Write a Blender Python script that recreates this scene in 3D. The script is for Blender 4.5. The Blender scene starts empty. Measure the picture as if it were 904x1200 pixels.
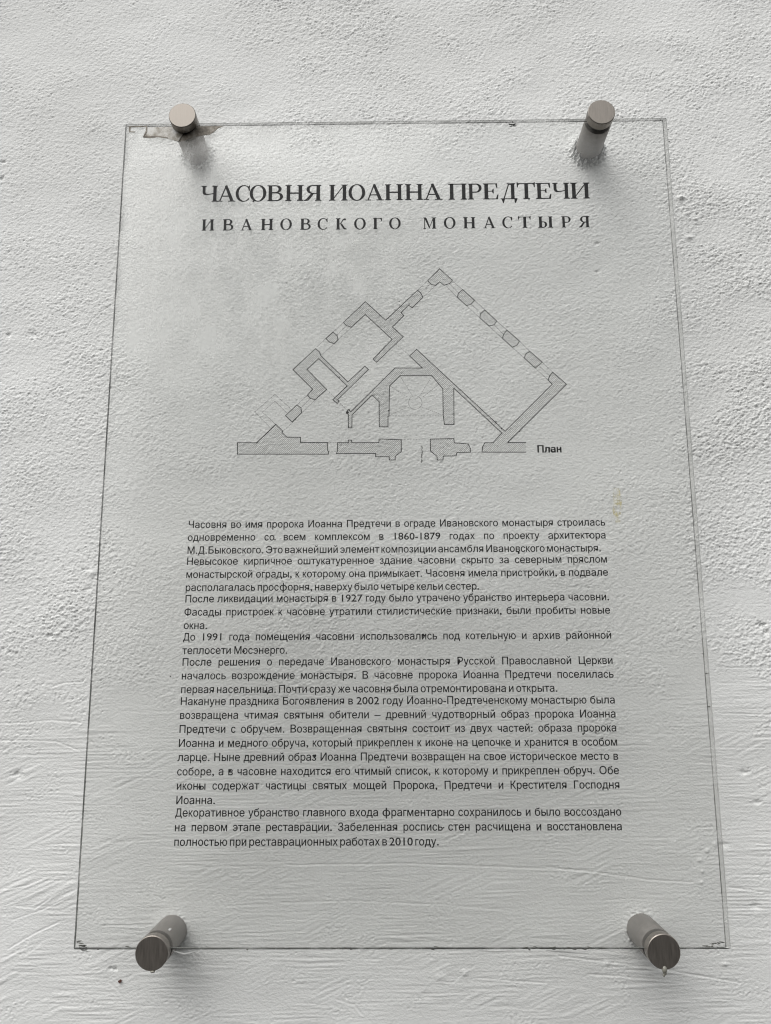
import bpy, bmesh, math, random
import numpy as np
from mathutils import Matrix, Vector
from mathutils.geometry import tessellate_polygon

random.seed(7)
RNG = np.random.default_rng(11)
S = bpy.context.scene
COL = S.collection
Z0 = 1.75                                   # height of the panel's centre above the street

# ------------------------------------------------------------------ camera
cam_d = bpy.data.cameras.new('camera')
cam = bpy.data.objects.new('camera', cam_d)
COL.objects.link(cam)
CAM = Vector((-0.0029264, -0.833649, -0.18502659 + Z0))
RB = Matrix(((0.9999199, 0.0062845, 0.0109860),
             (0.0120092, -0.1970940, -0.9803110),
             (-0.0039955, 0.9803645, -0.1971537)))
cam.matrix_world = Matrix.Translation(CAM) @ RB.to_4x4()
cam_d.sensor_fit = 'VERTICAL'
cam_d.sensor_height = 36.0
cam_d.lens = 30.0                           # 1000 px for the 1200 px tall photograph
cam_d.clip_start = 0.02
cam_d.clip_end = 200.0
S.camera = cam

# ------------------------------------------------------------------ daylight: overcast
SUN_EL, SUN_AZ = math.radians(57), math.radians(-38)    # azimuth from straight out of the wall, minus = left
world = bpy.data.worlds.new('World')
S.world = world
world.use_nodes = True
wn, wl = world.node_tree.nodes, world.node_tree.links
sky = wn.new('ShaderNodeTexSky')
sky.sky_type = 'NISHITA'
sky.sun_disc = False
sky.sun_elevation = SUN_EL
sky.sun_rotation = math.radians(180) + SUN_AZ * -1
sky.dust_density = 5.0
sky.air_density = 2.0
sky.ozone_density = 1.0
hsv = wn.new('ShaderNodeHueSaturation')
hsv.inputs['Saturation'].default_value = 0.10            # cloud cover takes the blue out of the sky
wl.new(sky.outputs[0], hsv.inputs['Color'])
wl.new(hsv.outputs[0], wn['Background'].inputs['Color'])
wn['Background'].inputs['Strength'].default_value = 0.13

sun_d = bpy.data.lights.new('sun', 'SUN')
sun_d.energy = 1.1
sun_d.angle = math.radians(70)
sun_d.color = (1.0, 0.985, 0.96)
sun = bpy.data.objects.new('sun', sun_d)
COL.objects.link(sun)
to_sun = Vector((math.sin(SUN_AZ) * math.cos(SUN_EL), -math.cos(SUN_AZ) * math.cos(SUN_EL), math.sin(SUN_EL)))
sun.rotation_euler = to_sun.to_track_quat('Z', 'Y').to_euler()

S.view_settings.view_transform = 'Standard'
S.view_settings.look = 'None'
S.view_settings.gamma = 1.0
S.view_settings.use_curve_mapping = False
S.view_settings.exposure = 0.22
S.cycles.transparent_max_bounces = 24
S.cycles.max_bounces = 10
S.cycles.filter_width = 1.15

# ------------------------------------------------------------------ measuring: photograph pixel -> point on a plane y = const
def at(px, py, y=0.0):
    d = RB @ Vector(((px - 452) / 1000, -(py - 600) / 1000, -1.0))
    s = (y - CAM.y) / d.y
    p = CAM + d * s
    return p.x, p.z - Z0

WALL_Y = 0.058
GLASS_T = 0.0048

# ------------------------------------------------------------------ helpers
def link(name, me, parent=None, loc=None):
    o = bpy.data.objects.new(name, me)
    COL.objects.link(o)
    if parent is not None:
        o.parent = parent
    if loc is not None:
        o.location = loc
    return o

def from_bm(name, bm, mats, parent=None, smooth=False, loc=None):
    me = bpy.data.meshes.new(name)
    bm.to_mesh(me)
    bm.free()
    for m in (mats if isinstance(mats, (list, tuple)) else [mats]):
        me.materials.append(m)
    if smooth:
        for p in me.polygons:
            p.use_smooth = True
    return link(name, me, parent, loc)

class Sheet:
    """flat printed marks: 2-D polygons on the panel face, all joined in one mesh"""
    def __init__(self, y=-0.00025):
        self.v, self.f, self.y, self.k = [], [], y, 0
    def poly(self, pts, lift=None):
        # each piece sits a few microns proud of the one before so that none are coplanar
        y = self.y - (self.k % 12) * 1.2e-5
        self.k += 1
        b = len(self.v)
        self.v += [(x, y, z) for x, z in pts]
        self.f.append(tuple(range(b, b + len(pts))))
    def mesh(self, verts, faces, fx):
        b = len(self.v)
        y = self.y
        for x, z, lay in verts:
            X, Z = fx(x, z)
            self.v.append((X, y - lay * 2.5e-5, Z))
        self.f += [tuple(i + b for i in f) for f in faces]
    def line(self, a, b, w):
        ax, az = a; bx, bz = b
        dx, dz = bx - ax, bz - az
        L = math.hypot(dx, dz)
        if L < 1e-7: return
        ux, uz = dx / L, dz / L
        nx, nz = -uz * w / 2, ux * w / 2
        e = w * 0.45
        ax -= ux * e; az -= uz * e; bx += ux * e; bz += uz * e
        self.poly([(ax - nx, az - nz), (bx - nx, bz - nz), (bx + nx, bz + nz), (ax + nx, az + nz)])
    def build(self, name, mat, parent):
        me = bpy.data.meshes.new(name)
        me.from_pydata(self.v, [], self.f)
        me.materials.append(mat)
        me.update()
        # every face towards the viewer (-Y)
        bm = bmesh.new(); bm.from_mesh(me)
        for f in bm.faces:
            f.normal_update()
            if f.normal.y > 0: f.normal_flip()
        bm.to_mesh(me); bm.free()
        return link(name, me, parent)

def join(dst, *srcs):
    """marks that belong to one part become one mesh with several materials"""
    bm = bmesh.new(); bm.from_mesh(dst.data)
    for o in srcs:
        off = len(dst.data.materials)
        for m in o.data.materials: dst.data.materials.append(m)
        n0 = len(bm.faces)
        bm.from_mesh(o.data)
        bm.faces.ensure_lookup_table()
        for f in bm.faces[n0:]: f.material_index += off
        bpy.data.objects.remove(o)
    bm.to_mesh(dst.data); bm.free()

# ------------------------------------------------------------------ materials
def mat(name):
    m = bpy.data.materials.new(name)
    m.use_nodes = True
    nt = m.node_tree
    return m, nt.nodes, nt.links, nt.nodes['Principled BSDF'], nt.nodes['Material Output']

def ramp(nodes, pts):
    r = nodes.new('ShaderNodeValToRGB')
    e = r.color_ramp.elements
    while len(e) < len(pts): e.new(0.5)
    for el, (p, c) in zip(e, pts):
        el.position = p
        el.color = (c, c, c, 1) if isinstance(c, (int, float)) else (*c, 1)
    return r

def noise(nodes, links, coord, scale, detail=3, rough=0.55, stretch=None):
    if stretch:
        mp = nodes.new('ShaderNodeMapping')
        mp.inputs['Scale'].default_value = stretch
        links.new(coord, mp.inputs[0]); coord = mp.outputs[0]
    n = nodes.new('ShaderNodeTexNoise')
    n.inputs['Scale'].default_value = scale
    n.inputs['Detail'].default_value = detail
    n.inputs['Roughness'].default_value = rough
    links.new(coord, n.inputs['Vector'])
    return n

# limewashed plaster
M_WALL, n, l, b, out = mat('limewashed_plaster')
tc = n.new('ShaderNodeTexCoord').outputs['Object']
big = noise(n, l, tc, 5.0, 4)
r1 = ramp(n, [(0.25, (0.722, 0.726, 0.712)), (0.75, (0.80, 0.806, 0.797))])
l.new(big.outputs['Fac'], r1.inputs[0])
fine = noise(n, l, tc, 160.0, 4, 0.7)
r2 = ramp(n, [(0.27, 0.78), (0.40, 1.0)])
l.new(fine.outputs['Fac'], r2.inputs[0])
mx = n.new('ShaderNodeMix'); mx.data_type = 'RGBA'; mx.blend_type = 'MULTIPLY'; mx.inputs[0].default_value = 0.55
l.new(r1.outputs[0], mx.inputs[6]); l.new(r2.outputs[0], mx.inputs[7])
l.new(mx.outputs[2], b.inputs['Base Color'])
b.inputs['Roughness'].default_value = 0.75
b.inputs['Specular IOR Level'].default_value = 0.3
bn = noise(n, l, tc, 420.0, 3, 0.6, (0.8, 1, 1.2))
bp = n.new('ShaderNodeBump'); bp.inputs['Strength'].default_value = 0.45; bp.inputs['Distance'].default_value = 0.0014
l.new(bn.outputs['Fac'], bp.inputs['Height']); l.new(bp.outputs[0], b.inputs['Normal'])

# clear panel: transparent body with a Fresnel reflection and a thin film of dust
def glass_mat(name, tint, dust_bias, dust_scale):
    m, n, l, b, out = mat(name)
    n.remove(b)
    tr = n.new('ShaderNodeBsdfTransparent'); tr.inputs[0].default_value = (*tint, 1)
    gl = n.new('ShaderNodeBsdfGlossy'); gl.inputs['Roughness'].default_value = 0.12
    gl.inputs[0].default_value = (0.9, 0.9, 0.9, 1)
    ge = n.new('ShaderNodeNewGeometry')                    # Schlick, the same from both sides: the sheet does not bend the view
    dt = n.new('ShaderNodeVectorMath'); dt.operation = 'DOT_PRODUCT'
    l.new(ge.outputs['Incoming'], dt.inputs[0]); l.new(ge.outputs['Normal'], dt.inputs[1])
    ab = n.new('ShaderNodeMath'); ab.operation = 'ABSOLUTE'; l.new(dt.outputs['Value'], ab.inputs[0])
    om = n.new('ShaderNodeMath'); om.operation = 'SUBTRACT'; om.inputs[0].default_value = 1.0; l.new(ab.outputs[0], om.inputs[1])
    pw = n.new('ShaderNodeMath'); pw.operation = 'POWER'; pw.inputs[1].default_value = 5.0; l.new(om.outputs[0], pw.inputs[0])
    fr = n.new('ShaderNodeMath'); fr.operation = 'MULTIPLY_ADD'; fr.inputs[1].default_value = 0.96; fr.inputs[2].default_value = 0.030; l.new(pw.outputs[0], fr.inputs[0])
    mg = n.new('ShaderNodeMixShader')
    l.new(fr.outputs[0], mg.inputs[0]); l.new(tr.outputs[0], mg.inputs[1]); l.new(gl.outputs[0], mg.inputs[2])
    df = n.new('ShaderNodeBsdfDiffuse'); df.inputs[0].default_value = (0.86, 0.87, 0.85, 1)
    md = n.new('ShaderNodeMixShader')
    l.new(mg.outputs[0], md.inputs[1]); l.new(df.outputs[0], md.inputs[2])
    l.new(md.outputs[0], out.inputs[0])
    return m, n, l, md, dust_bias

M_GLASS, n, l, md, _ = glass_mat('clear_panel_face', (0.976, 0.977, 0.974), 0, 0)
tc = n.new('ShaderNodeTexCoord').outputs['Object']
d1 = noise(n, l, tc, 60.0, 5, 0.6)
rr = ramp(n, [(0.40, 0.0), (0.80, 0.04)])
l.new(d1.outputs['Fac'], rr.inputs[0]); l.new(rr.outputs[0], md.inputs[0])

# back of the panel: whitewash spatter and dust caught at the upper left
M_BACK, n, l, md, _ = glass_mat('dusty_panel_back', (0.959, 0.961, 0.957), 0, 0)
tc = n.new('ShaderNodeTexCoord').outputs['Object']
sep = n.new('ShaderNodeSeparateXYZ'); l.new(tc, sep.inputs[0])
mrx = n.new('ShaderNodeMapRange'); mrx.interpolation_type = 'SMOOTHSTEP'
for i, v in enumerate((-0.06, 0.09, 1.0, 0.0)): mrx.inputs[i + 1].default_value = v
l.new(sep.outputs['X'], mrx.inputs[0])
mrz = n.new('ShaderNodeMapRange'); mrz.interpolation_type = 'SMOOTHSTEP'
for i, v in enumerate((0.02, 0.22, 0.0, 1.0)): mrz.inputs[i + 1].default_value = v
l.new(sep.outputs['Z'], mrz.inputs[0])
mm = n.new('ShaderNodeMath'); mm.operation = 'MULTIPLY'
l.new(mrx.outputs[0], mm.inputs[0]); l.new(mrz.outputs[0], mm.inputs[1])
c1 = noise(n, l, tc, 26.0, 8, 0.74, (1, 1, 0.55))
rc = ramp(n, [(0.45, 0.0), (0.60, 1.0)])
l.new(c1.outputs['Fac'], rc.inputs[0])
m2 = n.new('ShaderNodeMath'); m2.operation = 'MULTIPLY'
l.new(mm.outputs[0], m2.inputs[0]); l.new(rc.outputs[0], m2.inputs[1])
m3 = n.new('ShaderNodeMath'); m3.operation = 'MULTIPLY_ADD'; m3.inputs[1].default_value = 0.40; m3.inputs[2].default_value = 0.02
l.new(m2.outputs[0], m3.inputs[0]); l.new(m3.outputs[0], md.inputs[0])

# ground edge: grime, and the glass's inner reflections painted in as dark and pale
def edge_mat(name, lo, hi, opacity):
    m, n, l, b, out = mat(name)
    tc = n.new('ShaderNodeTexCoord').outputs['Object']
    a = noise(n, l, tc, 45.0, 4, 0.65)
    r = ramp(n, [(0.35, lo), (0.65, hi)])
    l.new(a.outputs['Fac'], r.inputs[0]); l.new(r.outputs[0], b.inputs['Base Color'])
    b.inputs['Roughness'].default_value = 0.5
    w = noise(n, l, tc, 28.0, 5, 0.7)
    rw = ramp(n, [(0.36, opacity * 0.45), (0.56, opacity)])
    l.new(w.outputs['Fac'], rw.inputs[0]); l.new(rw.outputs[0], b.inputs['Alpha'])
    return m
M_EDGE_DARK = edge_mat('shaded_grimy_edge', (0.035, 0.036, 0.033), (0.14, 0.145, 0.135), 0.88)
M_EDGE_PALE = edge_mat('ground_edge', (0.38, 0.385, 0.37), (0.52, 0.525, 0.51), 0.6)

# printed ink, worn through in places
def ink_mat(name, dark, light, wear_lo, wear_hi, scale):
    m, n, l, b, out = mat(name)
    tc = n.new('ShaderNodeTexCoord').outputs['Object']
    a = noise(n, l, tc, scale, 4, 0.7)
    r = ramp(n, [(0.35, dark), (0.65, light)])
    l.new(a.outputs['Fac'], r.inputs[0]); l.new(r.outputs[0], b.inputs['Base Color'])
    w = noise(n, l, tc, scale * 1.7, 4, 0.65)
    rw = ramp(n, [(wear_lo, 0.25), (wear_hi, 0.97)])
    l.new(w.outputs['Fac'], rw.inputs[0]); l.new(rw.outputs[0], b.inputs['Alpha'])
    b.inputs['Roughness'].default_value = 0.6
    b.inputs['Specular IOR Level'].default_value = 0.25
    return m
M_TITLE = ink_mat('title_ink', (0.006, 0.006, 0.007), (0.026, 0.026, 0.027), 0.25, 0.35, 190.0)
M_INK = ink_mat('text_ink', (0.008, 0.008, 0.008), (0.022, 0.022, 0.022), 0.24, 0.33, 260.0)
M_PLAN = ink_mat('plan_ink', (0.015, 0.015, 0.015), (0.035, 0.035, 0.035), 0.22, 0.33, 210.0)
M_HAIR = ink_mat('faint_ink', (0.07, 0.07, 0.07), (0.13, 0.13, 0.13), 0.34, 0.58, 260.0)

# brushed steel
def steel(name, c, rough, stretch, metal=1.0):
    m, n, l, b, out = mat(name)
    tc = n.new('ShaderNodeTexCoord').outputs['Object']
    a = noise(n, l, tc, 320.0, 5, 0.7, stretch)
    r = ramp(n, [(0.3, tuple(x * 0.86 for x in c)), (0.7, tuple(x * 1.12 for x in c))])
    l.new(a.outputs['Fac'], r.inputs[0]); l.new(r.outputs[0], b.inputs['Base Color'])
    b.inputs['Metallic'].default_value = metal
    rr = ramp(n, [(0.3, rough - 0.08), (0.7, rough + 0.1)])
    l.new(a.outputs['Fac'], rr.inputs[0]); l.new(rr.outputs[0], b.inputs['Roughness'])
    bp = n.new('ShaderNodeBump'); bp.inputs['Strength'].default_value = 0.14; bp.inputs['Distance'].default_value = 0.0003
    l.new(a.outputs['Fac'], bp.inputs['Height']); l.new(bp.outputs[0], b.inputs['Normal'])
    return m
M_CAP = steel('brushed_steel_cap', (0.245, 0.223, 0.20), 0.40, (2.2, 1.0, 0.22), 0.86)
M_SLEEVE = steel('steel_sleeve', (0.27, 0.255, 0.24), 0.45, (0.5, 1.0, 0.5), 0.45)
M_RUBBER, n, l, b, out = mat('black_rubber')
b.inputs['Base Color'].default_value = (0.02, 0.019, 0.018, 1); b.inputs['Roughness'].default_value = 0.7
M_DRIP, n, l, b, out = mat('dried_paint_drop')
b.inputs['Base Color'].default_value = (0.22, 0.215, 0.185, 1); b.inputs['Roughness'].default_value = 0.35
M_PAINT, n, l, b, out = mat('white_paint')
b.inputs['Base Color'].default_value = (0.78, 0.785, 0.77, 1); b.inputs['Roughness'].default_value = 0.5
M_RUST, n, l, b, out = mat('rust')
b.inputs['Base Color'].default_value = (0.10, 0.045, 0.035, 1); b.inputs['Roughness'].default_value = 0.8

# ------------------------------------------------------------------ the wall: dense relief where the sign hangs
XC, ZC = 0.0, 0.06
DX = 0.0009
def axis(c, half, far):
    core = np.arange(-half, half + DX / 2, DX)
    steps, p, s = [], half, DX
    while p < far:
        s = min(s * 1.25, 0.25); p += s; steps.append(p)
    steps = np.array(steps)
    return c + np.concatenate([-steps[::-1], core, steps])
AX, AZ = axis(XC, 0.62, 3.0), axis(ZC, 0.66, 1.7)
NX, NZ = len(AX), len(AZ)
FX = FZ = 0
FNX, FNZ = 1440, 1536
ix = np.floor((AX - XC + 0.62) / DX + 0.5).astype(int) % FNX
iz = np.floor((AZ - ZC + 0.66) / DX + 0.5).astype(int) % FNZ
GX, GZ = np.meshgrid(AX, AZ)                        # rows = z

def band(wx, wz, bw=0.55, ang=0.0):
    """noise whose features have about the given size (m) along x and z"""
    kx = np.fft.fftfreq(FNX, DX)[None, :]; kz = np.fft.fftfreq(FNZ, DX)[:, None]
    c, s = math.cos(ang), math.sin(ang)
    a, b_ = kx * c + kz * s, -kx * s + kz * c
    k = np.sqrt((a * wx) ** 2 + (b_ * wz) ** 2) + 1e-9
    filt = np.exp(-(np.log(k) / bw) ** 2 / 2)
    h = np.fft.ifft2(np.fft.fft2(RNG.standard_normal((FNZ, FNX))) * filt).real
    h /= h.std()
    return h[np.ix_(iz, ix)]

def sstep(a, b_, v):
    t = np.clip((v - a) / (b_ - a), 0, 1)
    return t * t * (3 - 2 * t)

low1, low2 = band(0.30, 0.25, 0.5), band(0.12, 0.09, 0.5)
# stippled upper part
st = band(0.0056, 0.0040, 0.55)
st2 = band(0.013, 0.009, 0.5, 0.35)
st3 = band(0.0032, 0.0025, 0.40)
lump = np.maximum(st, -0.7) ** 1 * 0.62 + st3 * 0.34 + st2 * 0.45
pits = -np.clip(-st - 1.45, 0, 2) * 2.2 - np.clip(-st3 - 1.7, 0, 2) * 1.0
amp = np.clip(0.95 + 0.20 * low1 + 0.20 * low2, 0.5, 1.6)
right = sstep(0.25, 0.36, GX) * sstep(-0.17, -0.08, GZ) * (1 - sstep(0.30, 0.50, GZ))
left = (1 - sstep(-0.33, -0.27, GX)) * sstep(-0.25, -0.15, GZ) * (1 - sstep(-0.05, 0.10, GZ))
topl = (1 - sstep(-0.30, -0.10, GX)) * sstep(0.25, 0.40, GZ)
amp = amp * (1 + 0.38 * right + 0.18 * left - 0.30 * topl)
rough_h = (lump + pits) * 0.00026 * amp
# brushed lower part
wob = band(0.25, 0.08, 0.5)
br = band(0.16, 0.0034, 0.5, 0.03)
br2 = band(0.07, 0.0023, 0.40, -0.05)
br3 = band(0.09, 0.0055, 0.45, 0.42)
sel = sstep(0.3, 1.1, band(0.12, 0.06, 0.4) + 1.3 * (1 - sstep(-0.42, -0.25, GX)) * (1 - sstep(-0.35, -0.20, GZ)))
brush_h = (br * 0.55 + br2 * 0.42) * (1 - 0.75 * sel) + br3 * 0.55 * sel
crumb = sstep(0.55, 1.25, band(0.10, 0.05, 0.5)) * (st * 0.55 + st3 * 0.35 + pits)
brush_h = brush_h * 0.00014 * np.clip(1 + 0.4 * low2, 0.4, 1.7) + crumb * 0.00017
# border between the two, ragged
zb = -0.185 + 0.03 * sstep(0.2, 0.36, GX) * 1.3 - 0.035 * (1 - sstep(-0.42, -0.28, GX))
behind = sstep(-0.312, -0.285, GX) * (1 - sstep(0.285, 0.312, GX)) * sstep(-0.44, -0.40, GZ) * (1 - sstep(0.40, 0.44, GZ))   # never restippled behind the sign
rough_h = rough_h * (0.90 - 0.24 * behind)
brush_h = brush_h * (1.0 - 0.25 * behind)
s = sstep(-0.045, 0.03, GZ - zb + 0.028 * low2 + 0.016 * band(0.05, 0.02, 0.5))
Hh = rough_h * s + brush_h * (1 - s)
Hh += 0.00045 * low1 + 0.00016 * low2                          # wavy trowelling

# scratches and ridges drawn by the brush, traced one by one
def groove(pts, w, depth):
    global Hh
    depth *= 0.55; w *= 0.5
    P = [at(x, y, WALL_Y) for x, y in pts]
    x0, x1 = min(p[0] for p in P) - 0.01, max(p[0] for p in P) + 0.01
    z0, z1 = min(p[1] for p in P) - 0.01, max(p[1] for p in P) + 0.01
    i0, i1 = np.searchsorted(AX, [x0, x1]); j0, j1 = np.searchsorted(AZ, [z0, z1])
    X, Z = GX[j0:j1, i0:i1], GZ[j0:j1, i0:i1]
    D = np.full(X.shape, 9.0)
    SG = np.zeros(X.shape)
    for (ax, az), (bx, bz) in zip(P[:-1], P[1:]):
        dx, dz = bx - ax, bz - az
        t = np.clip(((X - ax) * dx + (Z - az) * dz) / (dx * dx + dz * dz), 0, 1)
        d = np.hypot(X - ax - t * dx, Z - az - t * dz)
        sg = np.sign((X - ax) * dz - (Z - az) * dx)
        m = d < D
        SG = np.where(m, sg, SG); D = np.minimum(D, d)
    Hh[j0:j1, i0:i1] += -depth * np.exp(-(D / w) ** 2) + 0.45 * depth * np.exp(-((D - 1.9 * w) / (1.1 * w)) ** 2) * (SG > 0)
for pts, w, d in [
    ([(640, 1016), (700, 1022), (760, 1031), (812, 1034)], 0.0013, 0.0010),
    ([(855, 1040), (893, 1045)], 0.0013, 0.0011),
    ([(655, 1120), (700, 1126), (765, 1134), (868, 1152)], 0.0013, 0.0012),
    ([(690, 1142), (760, 1147), (800, 1150)], 0.0012, 0.0010),
    ([(560, 1146), (610, 1150), (640, 1152)], 0.0012, 0.0010),
    ([(340, 1014), (470, 1012), (560, 1015), (690, 1020)], 0.0014, 0.0008),
    ([(330, 1058), (420, 1056), (520, 1060), (600, 1068)], 0.0012, 0.0006),
    ([(100, 390), (108, 374), (118, 366), (130, 358)], 0.0014, 0.0011),
    ([(90, 415), (96, 395), (101, 384)], 0.0012, 0.0007),
    ([(5, 1042), (18, 1040), (35, 1037)], 0.0013, 0.0010),
    ([(20, 1062), (42, 1064), (60, 1052)], 0.0013, 0.0010),
    ([(10, 1112), (40, 1094), (70, 1080)], 0.0015, 0.0009),
    ([(15, 1078), (50, 1066), (90, 1046)], 0.0012, 0.0007),
    ([(0, 848), (30, 847), (60, 844), (95, 847)], 0.0013, 0.0009),
    ([(0, 868), (35, 868), (65, 869), (95, 880)], 0.0012, 0.0009),
    ([(118, 1085), (135, 1085), (170, 1086)], 0.0011, 0.0009),
    ([(126, 1150), (140, 1162), (150, 1180)], 0.0015, 0.0005),
    ([(500, 1147), (530, 1152), (545, 1138), (556, 1132)], 0.0014, 0.0005),
    ([(395, 1172), (415, 1178), (425, 1190)], 0.0014, 0.0008),
    ([(850, 763), (868, 765), (885, 767)], 0.0013, 0.0010),
    ([(882, 760), (892, 775), (904, 772)], 0.0013, 0.0010),
    ([(840, 782), (870, 783), (904, 783)], 0.0011, 0.0007),
    ([(842, 801), (870, 801), (904, 801)], 0.0011, 0.0007),
    ([(842, 836), (870, 837), (904, 838)], 0.0011, 0.0008),
    ([(845, 876), (875, 877), (904, 876)], 0.0011, 0.0008),
    ([(720, 646), (740, 648), (752, 655), (775, 660)], 0.0013, 0.0008),
    ([(60, 806), (68, 802), (80, 800), (97, 799)], 0.0015, 0.0010),
    ([(66, 812), (64, 825), (68, 838)], 0.0014, 0.0009),
    ([(20, 256), (35, 248), (60, 240)], 0.0012, 0.0007),
    ([(845, 222), (858, 232), (872, 240)], 0.0013, 0.0008),
]:
    groove(pts, w, d)
for k in range(110):                                             # more brush hairlines across the lower part
    y = 850 + 345 * random.random(); x = random.choice((random.uniform(-40, 90), random.uniform(120, 700), random.uniform(640, 900)))
    L = random.uniform(40, 190); sl = random.uniform(-0.05, 0.10)
    groove([(x, y), (x + L * .5, y + L * sl * .35), (x + L, y + L * sl)], random.uniform(.0009, .0018), random.uniform(.0001, .00035))

def blob(px, py, r, h, squash=1.0):
    global Hh
    x, z = at(px, py, WALL_Y)
    i0, i1 = np.searchsorted(AX, [x - 4 * r, x + 4 * r]); j0, j1 = np.searchsorted(AZ, [z - 4 * r, z + 4 * r])
    D2 = ((GX[j0:j1, i0:i1] - x) / r) ** 2 + ((GZ[j0:j1, i0:i1] - z) / (r * squash)) ** 2
    Hh[j0:j1, i0:i1] += 0.8 * h * np.exp(-D2 * (1.6 + 0.5 * st[j0:j1, i0:i1]).clip(0.8, 4))
for px, py, r, h, q in [(798, 232, .0045, .0034, .7), (892, 733, .0035, -.0045, .8), (897, 741, .003, -.003, .8), (805, 251, .003, .0018, .7),
                        (815, 257, .0035, .002, .6), (808, 278, .004, .002, .7), (38, 392, .007, -.0018, .7), (10, 392, .003, -.0025, 1),
                        (58, 745, .004, -.002, .8), (108, 672, .004, .002, 1), (105, 690, .0035, -.0018, .6), (20, 908, .005, -.0022, .8),
                        (872, 905, .005, -.002, .5), (888, 940, .005, -.0018, .5), (4, 190, .004, -.002, .5), (2, 209, .003, -.003, .8),
                        (700, 285, .004, -.002, .6), (135, 1136, .0022, -.003, .8), (130, 1135, .0018, -.0025, .8), (848, 990, .006, -.0015, .5),
                        (885, 1062, .006, -.0016, .6), (712, 1128, .003, .0012, .7), (850, 1130, .003, .0014, .8), (700, 318, .003, -.0018, .6), (838, 990, .0028, .0013, .8), (829, 997, .0026, .0014, .8), (820, 1008, .0028, .0014, .7), (823, 1021, .0024, .0012, .8), (822, 1034, .0024, .0012, .7), (516, 1145, .006, .0012, .6), (545, 1140, .004, .0013, .9), (500, 1165, .006, -.0008, .5)]:
    blob(px, py, r, h, q)

# plaster and whitewash built up round the four fixings
FIX = [(-0.2312, 0.4210), (0.2230, 0.4192), (-0.2224, -0.4200), (0.2330, -0.4190)]
for (x, z), up in zip(FIX, (0.0030, 0.0060, 0.0005, 0.0005)):
    i0, i1 = np.searchsorted(AX, [x - .05, x + .05]); j0, j1 = np.searchsorted(AZ, [z - .05, z + .05])
    X, Z = GX[j0:j1, i0:i1], GZ[j0:j1, i0:i1]
    D = np.hypot(X - x, Z - z)
    rag = np.clip(1 + 0.55 * st[j0:j1, i0:i1] + 0.3 * st3[j0:j1, i0:i1], 0.1, 2.4)
    Hh[j0:j1, i0:i1] += up * rag * np.exp(-(np.maximum(D - 0.0135, 0) / 0.0055) ** 2)

co = np.empty((NZ, NX, 3))
co[:, :, 0] = GX; co[:, :, 1] = WALL_Y - Hh; co[:, :, 2] = GZ + Z0
# the sheet turns back at its border so that the wall has a thickness
for sl in ((0, slice(None)), (-1, slice(None)), (slice(None), 0), (slice(None), -1)):
    co[sl][..., 1] = WALL_Y + 0.4
me = bpy.data.meshes.new('plaster_wall')
nv, nf = NX * NZ, (NX - 1) * (NZ - 1)
me.vertices.add(nv); me.vertices.foreach_set('co', co.astype(np.float32).ravel())
jj, ii = np.meshgrid(np.arange(NZ - 1), np.arange(NX - 1), indexing='ij')
q = np.stack([jj * NX + ii, jj * NX + ii + 1, (jj + 1) * NX + ii + 1, (jj + 1) * NX + ii], -1).reshape(-1)
me.loops.add(nf * 4); me.loops.foreach_set('vertex_index', q.astype(np.int32))
me.polygons.add(nf); me.polygons.foreach_set('loop_start', (np.arange(nf) * 4).astype(np.int32))
me.polygons.foreach_set('use_smooth', np.ones(nf, dtype=bool))
me.update(calc_edges=True)
me.materials.append(M_WALL)
wall = link('plaster_wall', me)
wall['label'] = 'white limewashed plaster wall, stippled above and brushed below, behind the clear panel'
wall['category'] = 'wall'

def irregular(px, py, r, y, k=9, seed=0, sq=1.0):
    rr = random.Random(seed)
    x, z = at(px, py, y)
    return [(x + r * rr.uniform(.6, 1.25) * math.cos(2 * math.pi * i / k), z + sq * r * rr.uniform(.6, 1.25) * math.sin(2 * math.pi * i / k)) for i in range(k)]

def chip(name, px, py, r, y, m, parent, thick=0.0008, seed=1, sq=1.0):
    bm = bmesh.new()
    pts = irregular(px, py, r, y, 9, seed, sq)
    vs = [bm.verts.new((x, y, z + (Z0 if parent is wall else 0))) for x, z in pts]
    f = bm.faces.new(vs)
    g = bmesh.ops.extrude_face_region(bm, geom=[f])
    for v in [e for e in g['geom'] if isinstance(e, bmesh.types.BMVert)]:
        v.co.y -= thick
    bmesh.ops.recalc_face_normals(bm, faces=bm.faces)
    return from_bm(name, bm, m, parent)
chip('rust_spot', 141, 1150, 0.0016, WALL_Y - 0.0004, M_RUST, wall, 0.0009, 5)

# ------------------------------------------------------------------ the sign
sign = bpy.data.objects.new('information_sign', None)
COL.objects.link(sign)
sign.location = (0, 0, Z0)
sign['label'] = 'clear glass information sign with Cyrillic text and a floor plan, on four steel standoffs'
sign['category'] = 'sign'

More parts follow.
